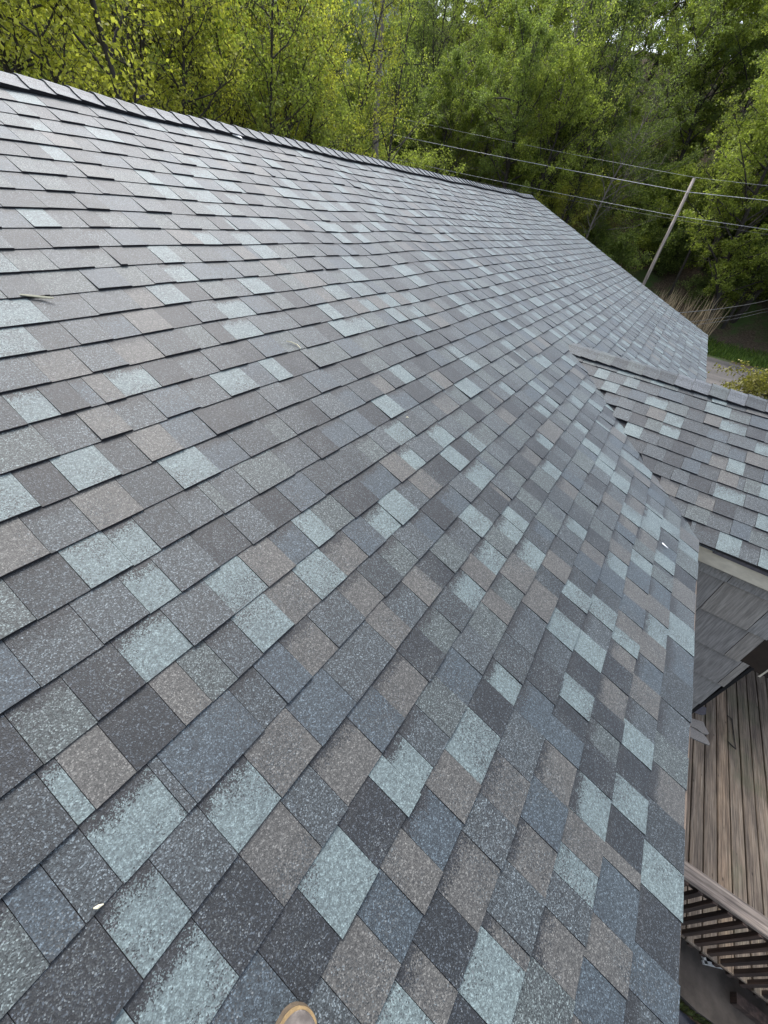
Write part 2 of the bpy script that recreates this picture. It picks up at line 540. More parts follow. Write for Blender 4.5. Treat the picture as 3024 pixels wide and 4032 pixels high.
# tab edges (in course units), colour numbers and raised flags of the near courses
TABROWS = {
    0: [([2.67, 3.39, 4.12, 5.14, 6.05, 7.07, 8.08, 9.03, 10.18, 11.48, 12.88, 14.21], [2, 4, 0, 6, 1, 5, 3, 2, 1, 4, 6], [0, 1, 0, 1, 1, 0, 1, 0, 1, 0, 1])],
    1: [([2.41, 3.2, 3.91, 4.94, 5.25, 6.09, 6.9, 7.72, 8.5, 9.27, 10.14, 11.05, 12.1, 13.14, 14.13, 15.25], [4, 5, 4, 5, 0, 6, 0, 6, 2, 5, 4, 5, 6, 5, 4], [0, 1, 0, 1, 0, 1, 0, 1, 0, 1, 0, 1, 0, 1, 0])],
    2: [([1.64, 2.55, 3.31, 3.92, 4.48, 5.19, 6.13, 6.99, 7.67, 8.31, 9.19, 10.0, 10.64, 11.25, 12.05, 12.98, 13.96, 15.12], [3, 5, 2, 6, 5, 6, 0, 3, 0, 5, 0, 5, 6, 5, 4, 5, 4], [1, 0, 1, 0, 1, 0, 1, 0, 1, 0, 1, 0, 1, 0, 1, 0, 1])],
    3: [([0.61, 1.39, 2.29, 2.51, 3.39, 4.21, 5.13, 6.08, 6.78, 7.41, 8.2, 9.08, 9.95, 10.85, 11.7, 12.57, 13.62], [0, 6, 5, 2, 5, 4, 5, 4, 0, 6, 0, 6, 2, 6, 1, 4], [0, 1, 0, 1, 0, 1, 0, 1, 0, 1, 0, 1, 0, 1, 0, 1])],
    4: [([0.17, 0.89, 1.39, 2.16, 3.16, 3.95, 4.9, 6.06, 7.02, 7.92, 8.93, 9.89, 10.6, 11.34, 12.17, 13.17], [6, 5, 0, 5, 2, 5, 2, 4, 0, 2, 6, 0, 6, 1, 4], [1, 0, 1, 0, 1, 0, 1, 0, 1, 0, 1, 0, 1, 0, 1])],
    5: [([-0.47, 0.26, 1.07, 1.74, 2.41, 3.25, 4.05, 5.18, 6.07, 6.74, 7.71, 9.04, 10.21, 10.98, 11.9], [2, 5, 4, 5, 4, 5, 6, 0, 6, 1, 2, 5, 1, 5], [0, 1, 0, 1, 0, 1, 0, 1, 0, 1, 0, 1, 0, 1])],
    6: [([-0.98, -0.08, 0.72, 1.7, 2.6, 3.05, 3.59, 4.28, 5.14, 6.06, 6.97, 7.89, 8.54, 9.31, 10.42], [4, 0, 6, 0, 6, 6, 2, 3, 4, 2, 3, 5, 3, 5], [1, 0, 1, 0, 1, 0, 0, 1, 0, 1, 0, 1, 0, 1])],
    7: [([-1.33, -0.38, 0.45, 1.31, 2.0, 3.05, 3.87, 4.88, 5.72, 6.56, 7.39, 8.27, 9.06, 9.95], [6, 0, 5, 2, 5, 4, 5, 0, 3, 1, 6, 5, 6], [0, 1, 0, 1, 0, 1, 0, 1, 0, 1, 0, 1, 0])],
    8: [([-2.0, -1.06, -0.34, 0.45, 1.35, 2.35, 3.37, 4.84, 5.55, 6.41, 7.16, 7.93, 8.9], [0, 6, 2, 6, 5, 4, 2, 5, 2, 5, 0, 3], [1, 0, 1, 0, 1, 1, 1, 1, 0, 1, 0, 1])],
    9: [([-2.29, -1.56, -1.15, -0.68, 0.31, 0.47, 1.85, 2.42, 3.1, 3.91, 4.89, 5.68, 6.53, 7.35], [3, 4, 2, 6, 2, 4, 2, 4, 5, 2, 5, 1, 3], [0, 1, 0, 0, 1, 1, 0, 1, 0, 1, 0, 1, 0])],
    10: [([-1.59, -0.67, -0.43, 0.17, 1.01, 1.53, 2.09, 2.71, 3.57, 4.41, 5.33, 6.22], [1, 6, 5, 0, 5, 3, 2, 6, 5, 6, 5], [1, 0, 1, 0, 1, 0, 0, 1, 0, 1, 0])],
    11: [([-1.28, -0.55, 0.2, 0.99, 1.9, 2.84, 3.73, 4.56, 5.33], [0, 3, 0, 6, 2, 6, 5, 4], [1, 0, 1, 0, 1, 0, 1, 0])],
    12: [([-0.75, -0.05, 0.9, 1.73, 2.38, 3.28], [4, 2, 2, 6, 2], [1, 0, 1, 0, 1])],
    13: [([-0.23, 0.44, 1.29, 2.07, 2.65, 3.43], [3, 1, 6, 6, 1], [1, 0, 1, 0, 1])],
    14: [([0.3, 1.19, 2.03, 2.94, 3.9], [5, 2, 5, 1], [1, 0, 1, 0])],
    15: [([0.73, 1.58, 2.23, 3.11, 3.8, 4.63], [6, 0, 6, 1, 5], [1, 0, 1, 0, 1])],
    16: [([1.42, 2.45, 3.3, 4.01, 4.89], [3, 2, 5, 2], [1, 0, 1, 0])],
    17: [([1.55, 2.4, 3.05, 3.67, 4.0, 4.49, 5.45], [1, 6, 0, 4, 5, 6], [1, 0, 1, 0, 1, 0])],
    18: [([2.36, 3.4, 4.31, 5.21, 6.22], [2, 5, 2, 5], [1, 0, 1, 0])],
    19: [([2.87, 3.85, 4.62, 5.43, 6.22, 7.18], [6, 1, 2, 4, 5], [1, 0, 1, 0, 1])],
    20: [([3.29, 4.47, 5.67, 6.89], [6, 2, 2], [1, 0, 1])],
}


def course_tabs(i, ua, ub, known, r):
    """list of (u0, u1, colour, raised) for one course, in course units"""
    out, last = [], [None]

    def pick():
        while True:
            c = r.choices('kdgosbm', (11, 17, 22, 18, 10, 7, 19))[0]
            if c != last[0] or r.random() < 0.25:
                last[0] = c
                return c

    def fill(a, b, first):
        if b - a < 0.2:
            return
        us, x = [a], a
        while x < b:
            x += r.choice((r.uniform(0.62, 1.05), r.uniform(0.7, 1.0), r.uniform(0.8, 1.35))) if r.random() > 0.05 else r.uniform(0.16, 0.3)
            us.append(x)
        us[-1] = b
        if len(us) > 2 and us[-1] - us[-2] < 0.25:
            del us[-2]
        up = first
        for p, q in zip(us, us[1:]):
            out.append((p, q, pick(), up))
            up = not up

    x, up = ua, r.random() < 0.5
    for us, cs, rs in known:
        if us[0] - x < 0.4:
            us = [x] + us[1:]
        fill(x, us[0], up)
        for k, c in enumerate(cs):
            out.append((us[k], us[k + 1], KEYS[c], rs[k] == 1))
        x, up = us[-1], rs[-1] == 0
    fill(x, ub, up)
    return out


def tab_geo(F, i, a, b, raised, r, vmax, clip=None, over=0.0):
    """one tab: a thin slab whose butt stands proud of the course below"""
    T = (0.0092 if raised else 0.0056) + r.uniform(-0.0012, 0.0014)
    g = 0.0007
    v0 = i + r.uniform(-0.018, 0.018) - over
    v1 = min(i + 1.13, vmax)
    fr = (v1 - v0) / 1.13
    ht = T + (0.0006 - T) * fr
    ua0, ub0 = a * E + g, b * E - g
    ua1, ub1 = ua0, ub0
    if clip:
        ua0, ua1 = max(ua0, clip(v0)), max(ua1, clip(v1))
        if ub0 - max(ua0, ua1) < 0.012:
            return None
    lift = r.uniform(0, 0.004) if r.random() < 0.12 else 0.0
    vs_ = [F.at(ua0, v0 * E, 0.0008), F.at(ub0, v0 * E, 0.0008), F.at(ub1, v1 * E, -0.003), F.at(ua1, v1 * E, -0.003),
           F.at(ua0, v0 * E, T + lift), F.at(ub0, v0 * E, T + lift * r.random()), F.at(ub1, v1 * E, ht), F.at(ua1, v1 * E, ht)]
    band = 0.0 if raised else (1.0 if r.random() < 0.72 else 0.0)
    y0, y1 = 0.0, fr * 1.13
    # uv: x = has a dark head zone, y = height up the tab
    q = [[(band, y0)] * 4, [(band, y0), (band, y0), (band, y1), (band, y1)]] + [[(band, y0)] * 4] * 4
    return vs_, [c for f in q for c in f]


tabs = []      # (screen area, frame name, verts, uv, colour)


def area_on_screen(vs_):
    q = [project(p) for p in vs_[4:8]]
    if any(x is None for x in q):
        return 0.0
    cx = sum(x[0] for x in q) / 4
    cy = sum(x[1] for x in q) / 4
    if not (-0.03 < cx < 1.03 and -0.03 < cy < 1.03):
        return 0.0
    s = 0.0
    for k in range(4):
        x0, y0 = q[k]
        x1, y1 = q[(k + 1) % 4]
        s += x0 * y1 * 4 / 3 - x1 * y0 * 4 / 3
    return abs(s) / 2


def valley_u(v):               # main-roof u (m) where the cross roof's near slope meets it
    return XE + v * E * ST / math.tan(TH)


r1 = random.Random(21)
for i in range(0, 34):
    for a, b, c, up in course_tabs(i, U0 + r1.uniform(-0.4, 0), U1 + r1.uniform(-0.02, 0.05), TABROWS.get(i, []), r1):
        um, vm = (a + b) / 2 * E, (i + 0.5)
        if vm < NC - 0.5:      # skip what lies well under the cross roof
            if valley_u(vm + 1.2) + 0.1 < um < 2 * XR - valley_u(vm + 1.2) - 0.1:
                continue
        t = tab_geo(F_MAIN, i, a, b, up, r1, NV, None, 0.1 if i == 0 else 0.0)
        tabs.append((area_on_screen(t[0]), 'main', t[0], t[1], c))
r2 = random.Random(5)
for j in range(0, int(NC) + 1):
    clipf = lambda v: -v * E * ST / math.tan(TH) - 0.055
    ua = -(j + 1.2) - 0.4
    for a, b, c, up in course_tabs(j, ua, -YG / E, [], r2):
        t = tab_geo(F_CROSS, j, a, b, up, r2, NC - 0.05, clipf, 0.1 if j == 0 else 0.0)
        if t:
            tabs.append((area_on_screen(t[0]), 'cross', t[0], t[1], c))
    clip2 = lambda v: YG
    for a, b, c, up in course_tabs(j, YG / E, (j + 1.0), [], r2):
        t = tab_geo(F_CROSS2, j, a, b, up, r2, NC - 0.05)
        tabs.append((0.0, 'cross', t[0], t[1], c))

TABF = [(0, 3, 2, 1), (4, 5, 6, 7), (0, 1, 5, 4), (1, 2, 6, 5), (2, 3, 7, 6), (3, 0, 4, 7)]
# sheathing under the shingles
sh = MB()
sh.add([F_MAIN.o + F_MAIN.eu * u * E + F_MAIN.ev * v * E + F_MAIN.en * h
        for h in (-0.045, -0.014) for u, v in ((U0, -0.02), (U1, -0.02), (U1, NV), (U0, NV))], BOXF)
sh.add([F_BACK.o + F_BACK.eu * (-u) * E + F_BACK.ev * v * E + F_BACK.en * h
        for h in (-0.045, -0.008) for u, v in ((U1, -0.02), (U0, -0.02), (U0, NV), (U1, NV))], BOXF)
main_roof = sh.build('main_roof', M_DECK_SHEET, house)
sc_ = MB()
sc_.add([F_CROSS.o + F_CROSS.eu * u + F_CROSS.ev * v + F_CROSS.en * h for h in (-0.03, -0.012)
         for u, v in ((0.0, 0.0), (-YG, 0.0), (-YG, NC * E), (-NC * E * CT, NC * E))], BOXF)
sc_.add([F_CROSS2.o + F_CROSS2.eu * u + F_CROSS2.ev * v + F_CROSS2.en * h for h in (-0.03, -0.012)
         for u, v in ((YG, 0.0), (0.0, 0.0), (NC * E * CT, NC * E), (YG, NC * E))], BOXF)
cross_roof = sc_.build('cross_roof', M_DECK_SHEET, house)
ROOF = {'main': main_roof, 'cross': cross_roof}

tabs.sort(key=lambda t: -t[0])
rest = {'main': MB(), 'cross': MB()}
for n, (ar, fr, vs_, uv, c) in enumerate(tabs):
    if n < 298 and ar > 0:
        mesh_obj('shingle', vs_, TABF, [SH[c], M_EDGE], ROOF[fr], None, [1, 0, 1, 1, 1, 0 if fr == 'cross' else 1], uv)
    else:
        k = KEYS.index(c)
        rest[fr].add(vs_, TABF, [7, k, 7, 7, 7, 7], uv)
# the back slope: same shingles, out of sight
rb_ = random.Random(9)
for i in range(0, 34):
    for a, b, c, up in course_tabs(i, -U1, -U0, [], rb_):
        t = tab_geo(F_BACK, i, a, b, up, rb_, NV)
        rest['main'].add(t[0], TABF, [7, KEYS.index(c), 7, 7, 7, 7], t[1])
for fr in rest:
    o = rest[fr].build('shingle_field', [SH[k] for k in KEYS] + [M_EDGE], ROOF[fr])
    o['kind'] = 'stuff'


# ridge caps: bent pieces lapped along the ridge
def ridge_cap(F, Fb, vr, a, length, colour, r, parent, flip=1):
    """F, Fb: the frames of the two slopes; the butt end (proud) is at a, the tail runs `length` on"""
    half = 0.150
    prof = []
    for s in (-1, 1):
        pass
    secs = []
    for t in (0.0, 1.0):
        hh = 0.028 if t == 0 else 0.012
        hh += r.uniform(-0.0015, 0.0015)
        x = a + flip * length * t
        ring_top, ring_bot = [], []
        for d in (-half, -0.075, -0.028, 0.0, 0.028, 0.075, half):
            if d <= 0:
                p = F.o + F.eu * x + F.ev * (vr * E + d)
                n = F.en
            else:
                p = F.o + F.eu * x + F.ev * (vr * E)
                p = p + (-Fb.ev) * d
                n = Fb.en
            lift = hh + (0.006 if abs(d) < 0.05 else 0.0) - (0.006 if abs(d) < 0.01 else 0)
            nn = n if abs(d) > 0.01 else Vector((0, 0, 1))
            edge = F.wave(x, vr * E)
            ring_top.append(p + nn * (lift + edge))
            ring_bot.append(p + nn * (lift + edge - (0.011 if t == 0 else 0.009)))
        secs.append((ring_top, ring_bot))
    n = 7
    vs_ = [*secs[0][0], *secs[1][0], *secs[0][1], *secs[1][1]]
    fs, ms, uv = [], [], []
    for k in range(n - 1):
        f = (k, n + k, n + k + 1, k + 1) if flip < 0 else (k, k + 1, n + k + 1, n + k)
        fs.append(f)
        ms.append(0)
        fs.append(tuple(reversed([q + 2 * n for q in f])))
        ms.append(1)
        fs.append((k, 2 * n + k, 2 * n + k + 1, k + 1))
        ms.append(1)
        fs.append((n + k, n + k + 1, 3 * n + k + 1, 3 * n + k))
        ms.append(1)
    fs += [(0, n, 3 * n, 2 * n), (n - 1, 3 * n - 1, 4 * n - 1, 2 * n - 1)]
    ms += [1, 1]
    uv = [(0.0, 0.0)] * sum(len(f) for f in fs)
    return mesh_obj('ridge_cap', vs_, fs, [SH[colour], M_EDGE], parent, None, ms, uv)


r3 = random.Random(31)
x = U0 * E
while x < U1 * E - 0.05:
    ridge_cap(F_MAIN, F_BACK, NV, x, min(0.27, U1 * E + 0.01 - x), r3.choice(('c', 'c', 'c', 'c', 'g', 'd')), r3, main_roof)
    x += E * 0.97 + r3.uniform(-0.006, 0.006)
y = 1.475
while y > YG + 0.03:
    ridge_cap(F_CROSS, F_CROSS2, NC, -y, min(0.25, y - YG + 0.005), r3.choice(('c', 'c', 'c', 'g', 'd', 'o')), r3, cross_roof, 1)
    y -= 0.136 + r3.uniform(-0.006, 0.006)

# eave trim
tr = MB()
tr.box(U0 * E, U1 * E, -0.024, -0.004, -0.062, -0.012)
tr.box(U0 * E, U1 * E, -0.0038, 0.06, -0.0125, -0.0045)
tr.build('drip_edge', M_DRIP, house)
tr = MB()
tr.box(U0 * E, U1 * E, 0.012, 0.036, -0.20, -0.05)
tr.build('eave_board', M_DARKTRIM, house)
tr = MB()
tr.box(U1 * E - 0.03, U1 * E - 0.005, 0.0, 0.02, -0.2, -0.05)
for s, (F, sg) in enumerate(((F_MAIN, 1), (F_BACK, -1))):
    pts = [F.o + F.eu * (sg * u) + F.ev * v * E + F.en * h for h in (-0.18, -0.046)
           for u, v in ((U1 * E - 0.035, 0.3), (U1 * E - 0.005, 0.3), (U1 * E - 0.005, NV), (U1 * E - 0.035, NV))]
    if sg < 0:
        pts = [F.o + F.eu * u + F.ev * v * E + F.en * h for h in (-0.18, -0.046)
               for u, v in ((-U1 * E + 0.005, 0.3), (-U1 * E + 0.035, 0.3), (-U1 * E + 0.035, NV), (-U1 * E + 0.005, NV))]
    tr.add(pts, BOXF)
tr.build('rake_board', M_FASCIA, house)
tr = MB()                                            # fascia of the cross roof's near eave
tr.box(3.004, 3.028, YG + 0.02, 0.02, -0.172, -0.018)
tr.build('fascia', M_FASCIA, house)
tr = MB()
tr.box(2.975, 3.0035, YG + 0.01, -0.135, -0.060, -0.016)
tr.build('starter_strip', M_STARTER, house)
tr = MB()
tr.box(2.962, 2.998, -0.155, -0.035, -0.040, -0.014)
tr.build('starter_end', SH['c'], house)
tr = MB()
tr.box(3.006, 3.026, 0.022, 0.06, -0.21, -0.03)
tr.build('trim_end', M_STARTER, house)
tr = MB()
tr.box(3.03, 3.12, YG + 0.05, 0.3, -0.19, -0.174)
tr.build('soffit', M_FASCIA, house)

# body of the house below the eaves
bd = MB()
Yb = 2 * NV * E * CT
bd.box(U0 * E + 0.3, U1 * E - 0.25, 0.40, Yb - 0.4, GZ - 0.1, -0.06)
xa = U1 * E - 0.25
for xg in (U0 * E + 0.3, xa - 0.02):
    bd.add([(xg, 0.40, -0.06), (xg, Yb - 0.4, -0.06), (xg, Yb / 2, NV * E * ST - 0.09),
            (xg + 0.02, 0.40, -0.06), (xg + 0.02, Yb - 0.4, -0.06), (xg + 0.02, Yb / 2, NV * E * ST - 0.09)],
           [(0, 1, 2), (3, 5, 4), (0, 3, 4, 1), (1, 4, 5, 2), (2, 5, 3, 0)])
bd.build('wall', M_SIDING, house)
XW, YC = 3.125, -0.868
cw = MB()
cw.box(XW, 5.8, YC + 0.012, 0.40, GZ - 0.1, -0.20)
cross_wall = cw.build('wall', M_FELT, house)
# cedar shakes on the near face of the cross wing, laid in courses
r4 = random.Random(77)
rows = [0.02, -0.30, -0.602, -0.902, -1.197, -1.50, -1.80, -2.10, -2.40, -2.70, -3.00, -3.30, -3.60, -3.83]
for k in range(1, len(rows)):
    zb, zt = rows[k], min(rows[k - 1] + 0.05, -0.178)
    yend = YC + (0.066 if k <= 3 else -0.014 + 0.004 * (k % 3))
    yy = 0.40
    while yy > yend + 0.02:
        w = r4.choice((r4.uniform(0.24, 0.4), r4.uniform(0.4, 0.62)))
        y1 = max(yy - w, yend)
        if y1 - yend < 0.05:
            y1 = yend
        tb = 0.034 + r4.uniform(-0.002, 0.003)
        zj = zb + r4.uniform(-0.004, 0.004)
        vs_ = [(XW - tb, y1 + 0.0008, zj), (XW - 0.001, y1 + 0.0008, zj), (XW - 0.001, yy - 0.0008, zj), (XW - tb, yy - 0.0008, zj + r4.uniform(-0.002, 0.002)),
               (XW - 0.006, y1 + 0.0008, zt), (XW - 0.001, y1 + 0.0008, zt), (XW - 0.001, yy - 0.0008, zt), (XW - 0.006, yy - 0.0008, zt)]
        mesh_obj('wall_shingle', vs_, BOXF, M_SHAKE, cross_wall)
        yy = y1 - 0.003
tr = MB()
tr.box(XW - 0.010, XW + 0.03, YC - 0.10, YC + 0.062, -0.93, -0.21)
tr.build('corner_board', M_DARKTRIM, house)
tr = MB()
tr.box(XW - 0.008, XW + 0.02, YC - 0.113, YC - 0.101, -0.96, -0.21)
tr.build('corner_trim', M_FASCIA, house)
tr = MB()
tr.box(XW - 0.018, XW + 0.02, YC - 0.042, YC - 0.019, -3.84, -0.906)
tr.build('corner_felt', M_FELT, house)
tr = MB()                                             # back of the porch, its shade put in as a dark wall colour
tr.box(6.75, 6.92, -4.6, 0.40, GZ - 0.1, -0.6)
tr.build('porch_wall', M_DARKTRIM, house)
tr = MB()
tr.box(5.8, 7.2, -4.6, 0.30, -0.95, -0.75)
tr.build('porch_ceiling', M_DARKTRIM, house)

# ------------------------------------------------------------------ deck
DZ = -3.85
deck = thing('deck', (4.6, -2.4, GZ), 'weathered wooden deck with railing below the eave at the right edge', 'deck')
yb, nb = -0.93, 0
r5 = random.Random(12)
while yb > -4.6:
    w = 0.1325
    b = MB()
    xs = 2.43 + r5.uniform(-0.012, 0.012)
    cuts = [xs, 6.74]
    for p, q in zip(cuts, cuts[1:]):
        y0, y1 = yb - w, yb
        dz = r5.uniform(-0.002, 0.002)
        c = 0.004
        b.add([(p, y0, DZ - 0.028), (q, y0, DZ - 0.028), (q, y1, DZ - 0.028), (p, y1, DZ - 0.028),
               (p, y0, DZ - c + dz), (q, y0, DZ - c + dz), (q, y1, DZ - c + dz), (p, y1, DZ - c + dz),
               (p + c, y0 + c, DZ + dz), (q, y0 + c, DZ + dz), (q, y1 - c, DZ + dz), (p + c, y1 - c, DZ + dz)],
              [(0, 3, 2, 1), (0, 1, 5, 4), (1, 2, 6, 5), (2, 3, 7, 6), (3, 0, 4, 7),
               (4, 5, 9, 8), (5, 6, 10, 9), (6, 7, 11, 10), (7, 4, 8, 11), (8, 9, 10, 11)])
    b.build('board', M_BOARD, deck)
    yb -= 0.1460
fr = MB()
for xj in (2.50, 3.1, 3.7, 4.3, 4.9, 5.5, 6.1, 6.7):
    fr.box(xj, xj + 0.04, -4.6, -0.93, DZ - 0.21, DZ - 0.0285)
fr.build('joist', M_BALUSTER, deck)
fr = MB()
for xj in (2.55, 4.6, 6.6):
    for yj in (-1.0, -2.8, -4.5):
        fr.box(xj, xj + 0.09, yj - 0.09, yj, GZ - 0.05, DZ - 0.029)
fr.build('footing_post', M_BALUSTER, deck)
cap = MB()
c = 0.006
zc0, zc1 = -2.955, -2.915
x0, x1 = 2.453, 2.602
cap.add([(x0, -4.6, zc0), (x1, -4.6, zc0), (x1, -0.95, zc0), (x0, -0.95, zc0),
         (x0, -4.6, zc1 - c), (x1, -4.6, zc1 - c), (x1, -0.95, zc1 - c), (x0, -0.95, zc1 - c),
         (x0 + c, -4.6, zc1), (x1 - c, -4.6, zc1), (x1 - c, -0.95, zc1), (x0 + c, -0.95, zc1)],
        [(0, 3, 2, 1), (0, 1, 5, 4), (1, 2, 6, 5), (2, 3, 7, 6), (3, 0, 4, 7),
         (4, 5, 9, 8), (5, 6, 10, 9), (6, 7, 11, 10), (7, 4, 8, 11), (8, 9, 10, 11)])
cap.build('rail_cap', M_RAIL, deck)
sub = MB()
sub.box(2.475, 2.512, -4.6, -0.96, -3.045, -2.956)
sub.build('top_rail', M_BALUSTER, deck)
kb = 0
yb = -1.02
while yb > -4.5:
    b = MB()
    b.box(2.434, 2.472, yb - 0.019, yb + 0.019, -3.97 + r5.uniform(-0.01, 0.01), -2.957)
    b.build('baluster', M_BALUSTER, deck)
    yb -= 0.1165
for yp in (-0.99, -3.35):
    b = MB()
    b.box(2.475, 2.565, yp - 0.045, yp + 0.045, DZ + 0.002, -3.046)
    b.build('rail_post', M_BALUSTER, deck)

# broken siding fallen on the deck, a twig
r6 = random.Random(3)


def shard(pts, z, t, mat, name, label, tilt=0.0):
    n = len(pts)
    vs_ = [(p[0], p[1], z + tilt * (p[1] - pts[0][1])) for p in pts] + [(p[0], p[1], z + t + tilt * (p[1] - pts[0][1])) for p in pts]
    fs = [tuple(range(n))[::-1], tuple(range(n, 2 * n))] + [(k, (k + 1) % n, n + (k + 1) % n, n + k) for k in range(n)]
    o = mesh_obj(name, vs_, fs, mat)
    return tag(o, label, 'wood scrap')


shard([(5.03, -1.90), (5.13, -2.20), (5.06, -2.23), (4.99, -2.275), (4.955, -2.255), (4.93, -2.19), (4.95, -2.12), (4.93, -2.02), (4.95, -1.9)],
      DZ + 0.006, 0.018, M_SHAKE, 'broken_shake', 'larger broken grey siding piece with jagged end on the deck', -0.0)
shard([(4.925, -1.9), (4.925, -2.20), (4.905, -2.24), (4.835, -2.285), (4.80, -2.28), (4.76, -2.08), (4.745, -1.9)],
      DZ + 0.004, 0.016, M_SHAKE, 'broken_shake', 'pointed broken grey siding piece nearest the rail on the deck')
shard([(5.37, -2.11), (5.43, -2.24), (5.30, -2.235), (5.25, -2.19), (5.215, -2.08), (5.27, -2.10)],
      DZ + 0.004, 0.012, M_STARTER, 'broken_shake', 'small dark broken siding scrap near the foot of the wall')
tw = MB()
tw.tube([(5.50, -2.52, DZ + 0.012), (5.48, -2.58, DZ + 0.016), (5.32, -2.59, DZ + 0.014), (5.16, -2.60, DZ + 0.016), (5.0, -2.62, DZ + 0.01)], [0.006, 0.008, 0.009, 0.008, 0.004], 6)
tw.tube([(5.0, -2.62, DZ + 0.010), (5.02, -2.57, DZ + 0.012), (5.05, -2.52, DZ + 0.012)], [0.008, 0.009, 0.006], 6)
tag(tw.build('twig', M_BARK), 'dark bent twig lying along the deck boards', 'twig')

# ------------------------------------------------------------------ patio under the rail
CZ = -4.2
slab = MB()
sv = [(2.11, -1.2), (2.10, -2.17), (2.075, -2.40), (2.09, -2.60), (2.0, -3.1), (1.98, -4.8), (4.2, -4.8), (4.2, -1.2)]
n = len(sv)
slab.add([(a, b, GZ - 0.03) for a, b in sv] + [(a, b, CZ) for a, b in sv],
         [tuple(range(n))[::-1], tuple(range(n, 2 * n))] + [(k, (k + 1) % n, n + (k + 1) % n, n + k) for k in range(n)])
tag(slab.build('patio', M_CONC), 'stained concrete patio slab under the deck railing', 'patio', None, 'structure')
ms = MB()
for k in range(420):
    yy = -1.3 - 2.2 * r6.random()
    xx = 2.065 + r6.gauss(0, 0.018) + 0.02 * math.sin(yy * 9)
    s = r6.uniform(0.006, 0.018)
    zz = GZ + 0.05 + r6.uniform(0, 0.04)
    ms.add([(xx - s, yy - s, zz - 0.05), (xx + s, yy - s, zz - 0.05), (xx + s, yy + s, zz - 0.05), (xx - s, yy + s, zz - 0.05), (xx, yy, zz + s)],
           [(0, 1, 4), (1, 2, 4), (2, 3, 4), (3, 0, 4), (0, 3, 2, 1)])
tag(ms.build('moss', M_MOSS), 'dark green moss along the edge of the patio slab', 'moss', None, 'stuff')
# crumpled dark tarp on the ground beside the slab
tv, tf = [], []
for a in range(22):
    for b in range(22):
        xx, yy = 0.95 + a * 0.05, -1.4 - b * 0.085
        zz = GZ + 0.02 + 0.075 * abs(math.sin(xx * 9 + 1.7 * math.sin(yy * 5))) * abs(math.cos(yy * 6.3 + xx * 3)) + r6.uniform(0, 0.012)
        tv.append((xx + r6.uniform(-0.01, 0.01), yy, zz))
for a in range(21):
    for b in range(21):
        tf.append((a * 22 + b, a * 22 + b + 1, (a + 1) * 22 + b + 1, (a + 1) * 22 + b))
tarp = mesh_obj('tarp', tv, tf, M_TARP, None, None, None, None, True)
tag(tarp, 'crumpled dark plastic tarp on the ground beside the patio slab', 'tarp')
so = tarp.modifiers.new('thickness', 'SOLIDIFY')
so.thickness = 0.004
# white framed opening partly under the deck edge
wf = thing('window_frame', (2.58, -2.58, CZ), 'pale window sash lying on the patio half under the deck', 'window sash')
wp = [(2.464, -2.44), (2.47, -2.80), (2.72, -2.72), (2.70, -2.42)]
wb = MB()


def bar(mb, p, q, w, z0, z1):
    d = (Vector((q[0], q[1], 0)) - Vector((p[0], p[1], 0))).normalized()
    s = Vector((-d.y, d.x, 0)) * w
    vs_ = [(p[0], p[1]), (q[0], q[1]), (q[0] + s.x, q[1] + s.y), (p[0] + s.x, p[1] + s.y)]
    mb.add([(a, b, z0) for a, b in vs_] + [(a, b, z1) for a, b in vs_], BOXF)


for (p, q) in (((2.47, -2.44), (2.60, -2.72)), ((2.60, -2.70), (2.86, -2.58)), ((2.86, -2.58), (2.73, -2.31)), ((2.735, -2.33), (2.48, -2.45))):
    b = MB()
    bar(b, p, q, 0.030, CZ + 0.003, CZ + 0.028)
    b.build('frame_bar', M_WHITE, wf)
gl = MB()
gl.add([(2.485, -2.455, CZ + 0.008), (2.60, -2.69, CZ + 0.008), (2.84, -2.585, CZ + 0.008), (2.73, -2.345, CZ + 0.008)], [(0, 1, 2, 3)])
gl.build('pane', M_FELT, wf)
bt = MB()
bt.box(2.33, 2.42, -4.2, -2.69, CZ + 0.004, CZ + 0.10)
tag(bt.build('timber', M_BALUSTER), 'dark timber lying on the patio in front of the deck', 'timber')

# ------------------------------------------------------------------ boot at the bottom edge
bm_up = NT('boot_suede')
_p = bm_up.pos((1, 1, 1), 'object')
_n = bm_up.noise(_p, 34.0, 5.0, 0.6)
_c = bm_up.ramp(_n, [(0.38, (0.075, 0.066, 0.062)), (0.55, (0.135, 0.120, 0.112)), (0.66, (0.32, 0.295, 0.27))])
bm_up.l(_c, bm_up.b.inputs['Base Color'])
bm_up.b.inputs['Roughness'].default_value = 0.9
M_BOOT = bm_up.mat
M_WELT = simple('boot_welt_tan', (0.22, 0.155, 0.075), 0.8, 0.35, 60)
M_SOLE = simple('boot_sole', (0.10, 0.075, 0.05), 0.9, 0.3, 40)
hd = math.radians(28)
tip = F_MAIN.o + F_MAIN.eu * (-0.014) + F_MAIN.ev * (6.13 * E)
bf = (F_MAIN.eu * math.cos(hd) + F_MAIN.ev * math.sin(hd))
bs = (-F_MAIN.eu * math.sin(hd) + F_MAIN.ev * math.cos(hd))
bnrm = F_MAIN.en
boot = thing('work_boot', tuple(tip - bf * 0.15), 'scuffed tan work boot toe standing on the roof at the bottom edge', 'boot')


def bpt(a, s, h):          # a = distance back from the toe tip
    q = tip - bf * a + bs * s + bnrm * (h + 0.011)
    return (q.x, q.y, q.z)


# plan half width along the boot
PL = [(0.0, 0.004), (0.0015, 0.010), (0.004, 0.0165), (0.008, 0.0225), (0.014, 0.0285), (0.024, 0.0355), (0.036, 0.0405), (0.05, 0.044), (0.09, 0.049), (0.14, 0.045), (0.19, 0.037), (0.24, 0.035), (0.275, 0.030), (0.292, 0.014)]


